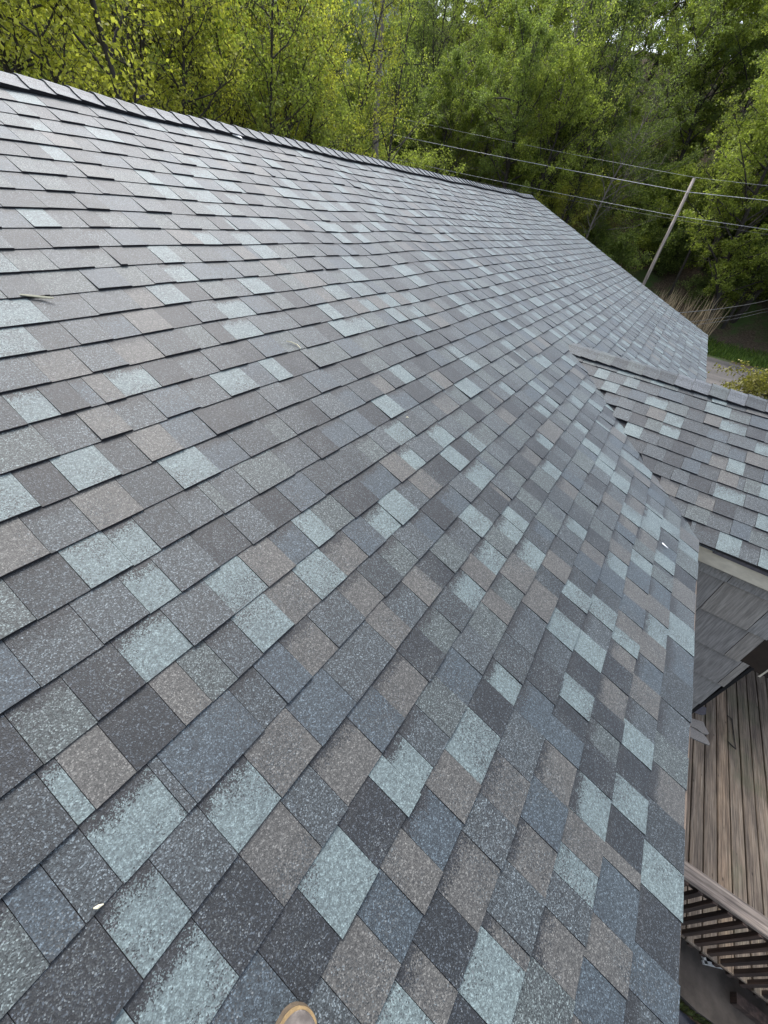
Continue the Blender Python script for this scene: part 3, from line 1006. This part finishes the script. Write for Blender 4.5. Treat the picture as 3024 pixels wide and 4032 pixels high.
def plan_slab(grow, h0, h1, mat, name):
    pts = [(a - grow if a < 0.02 else a + (grow if a > 0.28 else 0), w + grow) for a, w in PL]
    loop = pts + [(a, -w) for a, w in reversed(pts)]
    n = len(loop)
    v = [bpt(a, s, h0) for a, s in loop] + [bpt(a, s, h1) for a, s in loop]
    f = [tuple(range(n)), tuple(range(n, 2 * n))[::-1]] + [(k, n + k, n + (k + 1) % n, (k + 1) % n) for k in range(n)]
    return mesh_obj(name, v, f, mat, boot)


plan_slab(0.003, 0.0, 0.020, M_SOLE, 'sole')
plan_slab(0.0025, 0.0205, 0.0265, M_WELT, 'welt')
uv_, uf = [], []
HT = [0.030, 0.035, 0.041, 0.047, 0.053, 0.060, 0.064, 0.067, 0.072, 0.088, 0.112, 0.150, 0.150, 0.145]
K = 13
for (a, w), h in zip(PL, HT):
    for k in range(K):
        t = math.pi * k / (K - 1)
        ex = 0.75
        cs, sn = math.cos(t), math.sin(t)
        s = (abs(cs) ** ex) * (1 if cs >= 0 else -1) * (w - 0.0005 if w > 0.01 else w)
        z = 0.0275 + (h - 0.0275) * (sn ** ex)
        uv_.append(bpt(a + 0.001, s, z))
for a in range(len(PL) - 1):
    for k in range(K - 1):
        uf.append((a * K + k, a * K + k + 1, (a + 1) * K + k + 1, (a + 1) * K + k))
uf.append(tuple(range(K)))
uf.append(tuple((len(PL) - 1) * K + k for k in reversed(range(K))))
up_ = mesh_obj('upper', uv_, uf, M_BOOT, boot, None, None, None, True)
sft = MB()
sft.tube([bpt(0.235, 0, 0.13), bpt(0.235, 0, 0.18), bpt(0.238, 0, 0.23)], [0.042, 0.044, 0.047], 14)
sft.build('shaft', M_BOOT, boot, None, True)

# ------------------------------------------------------------------ small debris on the roof


def roof_pt(u, v, h=0.012):
    return F_MAIN.at(u * E, v * E, h)


M_PALE = simple('pale_debris', (0.62, 0.58, 0.42), 0.8, 0.2, 50)
M_CHIP = simple('white_chip', (0.75, 0.76, 0.76), 0.8, 0.1, 50)
db = MB()
db.tube([roof_pt(10.35, 17.45), roof_pt(10.5, 17.36), roof_pt(10.62, 17.2), roof_pt(10.60, 17.0)], [0.0025, 0.003, 0.003, 0.002], 5)
tag(db.build('tendril', M_PALE), 'thin pale curled tendril lying mid roof', 'debris')
db = MB()
db.tube([roof_pt(4.35, 21.05), roof_pt(4.75, 20.88), roof_pt(4.95, 20.72, 0.02)], [0.003, 0.005, 0.003], 5)
tag(db.build('wood_sliver', M_PALE), 'pale wood sliver across a shingle joint at the left edge', 'debris')
seeds = [(-0.976, 9.044, 'yellow seed husk on the lower left shingles near the picture corner'),
         (11.88, 12.73, 'tiny tan seed husk on the middle of the roof')]
for u, v, lb in seeds:
    s_ = MB()
    s_.tube([roof_pt(u - 0.04, v + 0.03), roof_pt(u, v, 0.014), roof_pt(u + 0.05, v - 0.03)], [0.001, 0.0035, 0.001], 6)
    tag(s_.build('seed_husk', M_PALE), lb, 'debris')
db = MB()
P0 = [roof_pt(20.6, 33.05), roof_pt(21.3, 33.0), roof_pt(21.25, 32.7), roof_pt(20.9, 32.85)]
P1 = [roof_pt(20.6, 33.05, 0.016), roof_pt(21.3, 33.0, 0.018), roof_pt(21.25, 32.7, 0.015), roof_pt(20.9, 32.85, 0.02)]
db.add(P0 + P1, BOXF)
tag(db.build('paper_scrap', M_CHIP), 'small white paper scrap on the roof just below the ridge', 'debris')
for u, v, lb in ((17.72, 1.80, 'white chip caught on the shingles beside the valley'),):
    s_ = MB()
    P0 = [roof_pt(u, v, 0.011), roof_pt(u + 0.1, v, 0.011), roof_pt(u + 0.02, v - 0.3, 0.013)]
    P1 = [roof_pt(u, v, 0.014), roof_pt(u + 0.1, v, 0.014), roof_pt(u + 0.02, v - 0.3, 0.016)]
    s_.add(P0 + P1, [(0, 2, 1), (3, 4, 5), (0, 1, 4, 3), (1, 2, 5, 4), (2, 0, 3, 5)])
    tag(s_.build('paint_chip', M_CHIP), lb, 'debris')

# ------------------------------------------------------------------ utility pole and cables
px_, py_ = 35.0, 3.19
pz = hill(px_, py_)
pole = thing('utility_pole', (px_, py_, pz), 'pale grey weathered utility pole beyond the roof edge', 'utility pole')
b = MB()
b.tube([(px_, py_, pz - 0.3), (px_, py_, pz + 4), (px_, py_, 4.06)], [0.115, 0.10, 0.085], 12)
b.build('shaft', M_POLE, pole, None, True)
b = MB()
for z in (3.35, 2.25):
    b.tube([(px_ - 0.2, py_, z), (px_ + 0.2, py_, z)], 0.025, 6)
b.build('bolt', M_WIRE_D, pole)


def cable(pts, rad, mat, label, seg=14, sag=0.35):
    m = MB()
    P = [Vector(p) for p in pts]
    out = []
    for a, c in zip(P, P[1:]):
        L = (c - a).length
        for k in range(seg):
            t = k / seg
            q = a.lerp(c, t)
            q.z -= sag * (L / 40.0) ** 2 * 4 * t * (1 - t)
            out.append(q)
    out.append(P[-1])
    m.tube(out, rad, 6)
    return tag(m.build('cable', mat), label, 'cable', None)


def xp(az_el_x):            # direction in degrees, at plane x
    az, el, x = az_el_x
    y = x * math.tan(math.radians(az)) + CAM[1]
    d = math.hypot(x, y - CAM[1])
    return (x, y, CAM[2] + d * math.tan(math.radians(el)))


cable([(35, 46.0, 5.95), (34.82, 3.19, 3.42), (34.8, -45, 5.6)], 0.015, M_WIRE, 'thickest pale cable running past the pole below its top', 20, 0.2)
cable([(35.2, 46.0, 7.35), (35.0, 3.19, 4.10), (35, -45, 5.6)], 0.006, M_WIRE, 'thin cable running over the top of the pole', 20, 0.25)
cable([(34.9, 46.0, 4.35), (34.82, 3.19, 2.28), (34.8, -45, 3.6)], 0.010, M_WIRE, 'pale cable crossing the pole a third of the way down', 20, 0.2)
cable([(35.1, 46.0, 3.95), (35.17, 3.19, 2.12), (35.2, -45, 3.2)], 0.007, M_WIRE_D, 'thin dark cable just under the lower pale one at the pole', 20, 0.25)
gx_ = U1 * E - 0.24
cable([(gx_, 1.30, 0.10), (30, -2.92, -0.52), (44, -6.1, -0.6)], 0.009, M_WIRE_D, 'upper service cable reaching from the far gable to the right', 10, 0.4)
cable([(gx_, 1.35, -0.16), (30, -2.95, -0.95), (44, -6.2, -1.3)], 0.006, M_WIRE_D, 'middle service cable reaching from the far gable to the right', 10, 0.4)
cable([(gx_, 1.40, -0.24), (30, -2.97, -1.10), (44, -6.3, -1.5)], 0.006, M_WIRE_D, 'lowest service cable reaching from the far gable to the right', 10, 0.5)

# ------------------------------------------------------------------ vegetation


def leaves(centres, n, spread, size, seed, droop=0.5):
    """n folded leaf faces scattered about the given twig points (numpy)"""
    g = np.random.default_rng(seed)
    c = np.asarray(centres)
    k = g.integers(0, len(c), n)
    p = c[k] + g.normal(0, 1, (n, 3)) * np.asarray(spread)
    d = g.normal(0, 1, (n, 3))
    d[:, 2] -= droop * 1.6
    d /= np.linalg.norm(d, axis=1)[:, None]
    t = g.normal(0, 1, (n, 3))
    s = np.cross(d, t)
    s /= np.linalg.norm(s, axis=1)[:, None] + 1e-9
    nn = np.cross(s, d)
    L = size * g.uniform(0.65, 1.35, n)[:, None]
    Wd = L * g.uniform(0.28, 0.42, n)[:, None]
    v = np.empty((n, 4, 3))
    v[:, 0] = p
    v[:, 1] = p + d * L * 0.5 + s * Wd + nn * L * 0.10
    v[:, 2] = p + d * L
    v[:, 3] = p + d * L * 0.5 - s * Wd + nn * L * 0.10
    return v.reshape(-1, 3)


def quad_mesh(name, v, mat):
    n = len(v) // 4
    me = bpy.data.meshes.new(name)
    me.vertices.add(len(v))
    me.vertices.foreach_set('co', v.astype(np.float32).ravel())
    me.loops.add(n * 4)
    me.loops.foreach_set('vertex_index', np.arange(n * 4, dtype=np.int32))
    me.polygons.add(n)
    me.polygons.foreach_set('loop_start', np.arange(0, n * 4, 4, dtype=np.int32))
    me.materials.append(mat)
    me.update(calc_edges=True)
    return me


def tree_proto(seed, H, base, spread, r0, nb1, nleaf, lsize, rise=0.6, wig=0.25, fork=False):
    """skeleton tree at the origin: returns (trunk mesh, crown mesh)"""
    r = random.Random(seed)
    mb = MB()
    tips = []

    def wiggle(p, d, L, n, amt, up):
        pts = [p.copy()]
        for k in range(n):
            d = (d + Vector((r.gauss(0, amt), r.gauss(0, amt), r.gauss(0, amt) + up))).normalized()
            pts.append(pts[-1] + d * (L / n))
        return pts

    trunks = [wiggle(Vector((0, 0, -0.4)), Vector((r.gauss(0, .06), r.gauss(0, .06), 1)), H, 11, 0.05, 0.04)]
    if fork:
        q = trunks[0][4]
        trunks.append(wiggle(q, Vector((r.choice((-1, 1)) * 0.45, r.gauss(0, .3), 1)).normalized(), H * 0.62, 8, 0.06, 0.05))
    for ti, tr_ in enumerate(trunks):
        rr = r0 if ti == 0 else r0 * 0.6
        mb.tube(tr_, [rr * (1 - 0.85 * k / (len(tr_) - 1)) for k in range(len(tr_))], 7)
        m = nb1 if ti == 0 else nb1 // 2
        for k in range(m):
            t = base + (1 - base) * (k + r.random()) / m if ti == 0 else r.uniform(0.25, 1)
            f = min(t, 0.999) * (len(tr_) - 1)
            i = int(f)
            p = tr_[i].lerp(tr_[i + 1], f - i)
            az = k * 2.4 + r.uniform(-0.6, 0.6)
            L = spread * (0.80 + 0.5 * math.sin(math.pi * min(1, max(0, (t - base) / (1 - base)))) - 0.35 * t) * r.uniform(0.6, 1.3)
            d = Vector((math.cos(az), math.sin(az), rise * r.uniform(0.3, 1.5))).normalized()
            br = wiggle(p, d, L, 5, wig * 0.6, 0.05)
            br_r = max(0.022, rr * 0.42 * (1 - 0.55 * t))
            mb.tube(br, [br_r * (1 - 0.75 * q / 5) for q in range(6)], 5, False)
            for s in range(r.randint(5, 7)):
                fs = r.uniform(0.25, 1.0) * 4.99
                i2 = int(fs)
                p2 = br[i2].lerp(br[i2 + 1], fs - i2)
                d2 = ((br[i2 + 1] - br[i2]).normalized() + Vector((r.gauss(0, .8), r.gauss(0, .8), r.gauss(0.1, .5)))).normalized()
                sb = wiggle(p2, d2, L * r.uniform(0.22, 0.42), 3, wig, 0.0)
                mb.tube(sb, [br_r * 0.36, br_r * 0.28, br_r * 0.2, 0.004], 4, False)
                for w in range(r.randint(3, 5)):
                    p3 = sb[r.randint(1, 3)]
                    d3 = Vector((r.gauss(0, 1), r.gauss(0, 1), r.gauss(0, .7))).normalized()
                    e3 = p3 + d3 * r.uniform(0.2, 0.55)
                    mb.tube([p3, e3], [0.007, 0.003], 3, False)
                    tips += [tuple(e3), tuple(p3.lerp(e3, 0.6))]
    tm = bpy.data.meshes.new('trunk')
    tm.from_pydata(mb.v, [], mb.f)
    tm.materials.append(M_BARK)
    tm.polygons.foreach_set('use_smooth', [True] * len(tm.polygons))
    lv = leaves(tips, nleaf, (0.115, 0.115, 0.10), lsize, seed + 50)
    cm = quad_mesh('crown', lv, L_GREEN)
    return tm, cm


PROTO = {
    'maple_a': tree_proto(1, 9.5, 0.20, 3.3, 0.15, 24, 16000, 0.08),
    'maple_b': tree_proto(2, 9.0, 0.16, 3.0, 0.13, 24, 16000, 0.08, 0.7, 0.3, True),
    'tall_a': tree_proto(3, 13.0, 0.16, 3.6, 0.21, 34, 38000, 0.105),
    'tall_b': tree_proto(4, 12.0, 0.14, 3.6, 0.19, 32, 36000, 0.105, 0.9, 0.25, True),
    'tall_c': tree_proto(5, 15.0, 0.36, 3.4, 0.25, 26, 24000, 0.105, 0.8),
    'sapling': tree_proto(6, 5.5, 0.10, 1.7, 0.05, 18, 14000, 0.10),
    'shrub': tree_proto(8, 3.2, 0.03, 1.7, 0.04, 20, 14000, 0.095, 0.8),
    'slim': tree_proto(12, 14.0, 0.34, 2.2, 0.13, 22, 4500, 0.09, 0.9),
    'column': tree_proto(15, 19.0, 0.62, 3.0, 0.22, 16, 9000, 0.10, 0.7),
    'bare': tree_proto(9, 16.0, 0.34, 3.4, 0.20, 24, 9000, 0.115, 0.7),
}


def plant(name, proto, x, y, scale, rot, leafm, bark, label, cat, group, zs=1.0):
    z = hill(x, y)
    root = bpy.data.objects.new(name, None)
    link(root, None, (x, y, z))
    root.rotation_euler = (0, 0, rot)
    root.scale = (scale, scale, scale * zs)
    tag(root, label, cat, group)
    for nm, me, mt in (('trunk', PROTO[proto][0], bark), ('crown', PROTO[proto][1], leafm)):
        o = bpy.data.objects.new(nm, me)
        col.objects.link(o)
        o.parent = root
        o.material_slots[0].link = 'OBJECT'
        o.material_slots[0].material = mt
    return root


r7 = random.Random(2024)


def polar(az, d):
    return d * math.cos(math.radians(az)), CAM[1] + d * math.sin(math.radians(az))


L_BUSH = leafmat('leaf_bush_yellow_olive', (0.17, 0.165, 0.035), (0.30, 0.28, 0.07), 0.4)
# nearer trees, placed one by one: (kind, azimuth, distance, scale, leaf, bark, label)
NAMED = [
    ('maple_a', 70.0, 17.5, 1.00, L_YELLOW, M_BARK, 'yellow green tree behind the ridge at the left picture edge'),
    ('maple_b', 63.0, 16.5, 0.98, L_YELLOW, M_BARK, 'bright yellow green tree, second from the left behind the ridge'),
    ('maple_a', 56.5, 18.0, 0.95, L_YELLOW, M_BARK, 'bright yellow green tree, third from the left behind the ridge'),
    ('maple_b', 50.5, 20.0, 1.00, L_LIME, M_BARK, 'lime green tree, fourth from the left behind the ridge'),
    ('maple_a', 45.0, 21.0, 0.92, L_YELLOW, M_BARK, 'airy yellow green tree left of the tall bare trunk'),
    ('maple_b', 40.0, 24.0, 0.90, L_LIME, M_BARK, 'lime green tree just left of the tall bare trunk'),
    ('column', 35.1, 24.5, 1.0, L_LIME, M_BARK_L, 'tall pale grey tree trunk rising behind the middle of the ridge'),
    ('maple_b', 32.3, 30.0, 0.85, L_LIME, M_BARK, 'lime green tree just right of the tall bare trunk'),
    ('tall_c', 20.5, 41.0, 0.95, L_GREEN, M_BARK, 'tall tree with leaning dark trunk above the end of the ridge'),
    ('tall_b', 0.0, 45.5, 1.0, L_GREEN, M_BARK, 'big forked dark trunk tree behind and right of the pole'),
    ('tall_a', -5.5, 41.0, 0.95, L_GREEN, M_BARK, 'dense green tree at the right picture edge behind the cables'),
    ('tall_b', 38.3, 44.0, 0.9, L_LIME, M_BARK, 'lime green forked tree half hiding the pale house'),
    ('maple_a', 14.5, 38.5, 0.80, L_YELLOW, M_BARK, 'small yellow green tree on the slope left of the pole'),
    ('maple_b', 9.8, 43.0, 0.7, L_LIME, M_BARK, 'small lime green tree close behind the pole'),
]
for kind, az, d, s, lm, bk, lb in NAMED:
    xx, yy = polar(az, d)
    plant('tree', kind, xx, yy, s, r7.uniform(0, 6.3), lm, bk, lb, 'tree', 'trees behind the house')

# slim dark trunks standing among the yellow trees
for az, d, lb in ((67.0, 24.0, 'slim dark trunk at the far left behind the yellow trees'),
                  (58.0, 23.0, 'slim dark trunk between the second and third yellow trees'),
                  (53.5, 24.0, 'dark trunk behind the fourth tree from the left'),
                  (47.5, 26.0, 'slim dark trunk left of the airy yellow tree'),
                  (42.5, 27.0, 'slim dark trunk in the gap left of the tall pale trunk'),
                  (29.0, 42.0, 'slim dark trunk right of the tall pale trunk'),
                  (24.5, 43.0, 'slim dark trunk above the end of the ridge')):
    xx, yy = polar(az, d)
    plant('tree', 'bare', xx, yy, r7.uniform(0.72, 0.9), r7.uniform(0, 6.3), r7.choice((L_LIME, L_YELLOW)), M_BARK, lb, 'tree', 'slim trunks behind the house')

# more slim trunks, thinly leaved, all through the wood's edge
for k in range(40):
    az = -10 + 82 * (k + r7.random()) / 40
    d = r7.uniform(24, 36) if az > 42 else r7.uniform(39, 50)
    xx, yy = polar(az, d)
    if xx < 37.5 and az < 42:
        xx = 37.5 + r7.uniform(0, 5)
    if 1.5 < az < 7.5:
        continue
    side = 'left' if az > 42 else ('middle' if az > 15 else 'right')
    lm = r7.choice((L_LIME, L_YELLOW) if az > 42 else (L_LIME, L_GREEN))
    plant('tree', 'slim', xx, yy, r7.uniform(0.8, 1.15), r7.uniform(0, 6.3), lm, r7.choice((M_BARK, M_BARK, M_BARK_L)),
          'thin young trunk with sparse leaves at the edge of the wood, ' + side + ' of the picture', 'tree', 'slim trunks at the edge of the wood')

# slim trunks in front of the yellow trees
for k, (az, d) in enumerate(((69.0, 15.5), (66.0, 18.5), (61.2, 15.0), (58.9, 17.5), (54.2, 16.5), (52.0, 19.0), (48.2, 18.0), (46.0, 20.0), (43.2, 19.5), (41.4, 22.0), (38.0, 22.5), (33.2, 26.0))):
    xx, yy = polar(az, d)
    plant('tree', 'slim', xx, yy, r7.uniform(0.75, 1.0), r7.uniform(0, 6.3), r7.choice((L_LIME, L_YELLOW)), M_BARK,
          'slim dark trunk standing close behind the ridge among the yellow green trees', 'tree', 'slim trunks close behind the ridge')

# the wood behind them, in loose ranks up the hillside
LEAFNAME = {L_YELLOW.name: 'yellow green', L_LIME.name: 'lime green', L_GREEN.name: 'mid green', L_DEEP.name: 'deep green'}
for d0, d1, step, kinds, lms, rank in (
        (25, 33, 4.2, ('maple_a', 'maple_b', 'tall_b', 'maple_b'), (L_LIME, L_GREEN, L_YELLOW), 'in the front rank of'),
        (38, 47, 2.8, ('tall_a', 'tall_b', 'tall_c', 'maple_a'), (L_GREEN, L_LIME, L_GREEN, L_LIME), 'at the foot of'),
        (49, 62, 2.8, ('tall_a', 'tall_b', 'tall_a'), (L_GREEN, L_LIME, L_GREEN), 'half way up'),
        (64, 80, 2.4, ('tall_a', 'tall_b'), (L_DEEP, L_GREEN, L_LIME), 'high up in'),
        (86, 108, 2.6, ('tall_a', 'tall_b'), (L_DEEP, L_GREEN), 'at the top of')):
    az = -22.0
    while az < 82:
        d = r7.uniform(d0, d1)
        aa = az + r7.uniform(-1.2, 1.2)
        xx, yy = polar(aa, d)
        az += step * r7.uniform(0.75, 1.25)
        if 24.5 < xx < 37.0 or (xx < 24 and aa < 34):
            continue
        if d0 == 25 and aa < 40:
            continue
        if 0.0 < aa < 10.0 and d < 47:
            continue
        lm = r7.choice(lms if aa > 20 else lms + (L_DEEP,))
        side = 'left' if aa > 42 else ('middle' if aa > 15 else 'right')
        plant('tree', r7.choice(kinds), xx, yy, r7.uniform(0.85, 1.15) * (1.25 if d0 > 60 else 1.0), r7.uniform(0, 6.3), lm, r7.choice((M_BARK, M_BARK, M_BARK_L)),
              LEAFNAME[lm.name] + ' tree ' + rank + ' the wood at the ' + side + ' of the picture', 'tree', 'trees of the wood', r7.uniform(0.9, 1.1))

# low growth on the foot of the slope
for k in range(84):
    az = -16 + 66 * (k + r7.random()) / 84
    d = r7.uniform(38.5, 58)
    xx, yy = polar(az, d)
    if xx < 37.5:
        xx = 37.5 + r7.uniform(0, 4)
    if 1.0 < az < 8.0 and xx < 41:
        xx += 4
    lm = r7.choice((L_OLIVE, L_OLIVE, L_LIME) if 10 < az < 34 else (L_GREEN, L_DEEP, L_GREEN, L_LIME))
    zone = 'right of the pole' if az < 3.5 else ('left of the pole' if az < 20 else 'behind the ridge')
    tone = {L_OLIVE.name: 'olive brown', L_LIME.name: 'lime green', L_GREEN.name: 'mid green', L_DEEP.name: 'deep green'}[lm.name]
    plant('shrub', r7.choice(('shrub', 'sapling', 'shrub')), xx, yy, r7.uniform(0.8, 1.4), r7.uniform(0, 6.3), lm, M_BARK,
          tone + ' undergrowth on the wooded slope ' + zone, 'shrub', 'undergrowth on the slope')
plant('shrub', 'shrub', 19.0, -4.0, 0.92, 0.4, L_BUSH, M_BARK, 'yellow olive bush beside the road at the right edge', 'shrub', None)
plant('shrub', 'shrub', 20.6, -5.6, 0.95, 1.4, L_OLIVE, M_BARK, 'olive bush behind the yellow bush, cut by the picture edge', 'shrub', None)

# grass verges and dry reeds
gr = np.random.default_rng(4)


def blades(n, xlo, xhi, ylo, yhi, h, w, lean):
    x_ = gr.uniform(xlo, xhi, n)
    y_ = gr.uniform(ylo, yhi, n)
    z_ = np.array([hill(a, b) for a, b in zip(x_, y_)]) - 0.02
    p = np.stack([x_, y_, z_], 1)
    hh = h * gr.uniform(0.5, 1.2, n)[:, None]
    an = gr.uniform(0, 6.283, n)
    s = np.stack([np.cos(an), np.sin(an), np.zeros(n)], 1) * w
    tip_ = p + np.stack([gr.normal(0, lean, n), gr.normal(0, lean, n), np.ones(n)], 1) * hh
    mid_ = p + (tip_ - p) * 0.55 + np.array([0, 0, 0.08]) * hh
    v = np.empty((n, 4, 3))
    v[:, 0] = p - s
    v[:, 1] = p + s
    v[:, 2] = tip_ + s * 0.2
    v[:, 3] = mid_ - s * 0.8
    return v.reshape(-1, 3)


def stuff(name, v, mat, label, cat):
    me = quad_mesh(name, v, mat)
    o = bpy.data.objects.new(name, me)
    col.objects.link(o)
    return tag(o, label, cat, None, 'stuff')


stuff('verge_grass', np.concatenate([blades(16000, 34.2, 38.5, -14, 8, 0.34, 0.022, 0.35), blades(9000, 12.5, 25.9, -9, 3, 0.16, 0.018, 0.4)]),
      L_GRASS, 'green grass and weeds along both sides of the road', 'grass')
rd = blades(420, 34.8, 36.9, -1.9, 2.4, 2.7, 0.015, 0.10)
stuff('dry_reeds', rd, M_REED, 'tall dry tan reeds at the roadside behind the roof edge', 'reeds')

# pale grey house glimpsed through the trees
fx, fy = polar(37.6, 74.0)
fz = hill(fx, fy)
far = thing('hill_house', (fx, fy, fz), 'pale grey house half hidden by trees up the hill', 'house')
ang = math.radians(38.5 + 14)
fa, fb = Vector((math.cos(ang), math.sin(ang), 0)), Vector((-math.sin(ang), math.cos(ang), 0))


def fbox(mb, a0, a1, b0, b1, z0, z1):
    vs_ = []
    for z in (z0, z1):
        for a, b in ((a0, b0), (a1, b0), (a1, b1), (a0, b1)):
            q = Vector((fx, fy, fz + z)) + fa * a + fb * b
            vs_.append(tuple(q))
    mb.add(vs_, BOXF)


M_FARWALL = simple('far_siding', (0.50, 0.51, 0.52), 0.8, 0.1, 2.0)
M_FARROOF = simple('far_roof', (0.09, 0.085, 0.085), 0.9, 0.2, 4.0)
M_GLASS = simple('far_glass', (0.03, 0.035, 0.04), 0.15, 0.2, 2.0)
b = MB()
fbox(b, -4, 4, -6, 6, -2, 8)
b.build('wall', M_FARWALL, far)
b = MB()
rfv = []
for a, bb, z in ((-4.4, -6.4, 7.9), (4.4, -6.4, 7.9), (4.4, 6.4, 7.9), (-4.4, 6.4, 7.9), (0, -6.4, 10.3), (0, 6.4, 10.3)):
    q = Vector((fx, fy, fz + z)) + fa * a + fb * bb
    rfv.append(tuple(q))
b.add(rfv, [(0, 1, 4), (2, 3, 5), (0, 4, 5, 3), (1, 2, 5, 4), (0, 3, 2, 1)])
b.build('roof', M_FARROOF, far)
for bb in (-4.5, -1.6, 1.6, 4.5):
    for z in (1.0, 4.6):
        w_ = MB()
        fbox(w_, -4.04, -3.99, bb - 0.55, bb + 0.55, z, z + 1.5)
        wo = w_.build('window', M_WHITE, far)
        w_ = MB()
        fbox(w_, -4.06, -4.042, bb - 0.45, bb + 0.45, z + 0.1, z + 1.4)
        w_.build('pane', M_GLASS, wo)
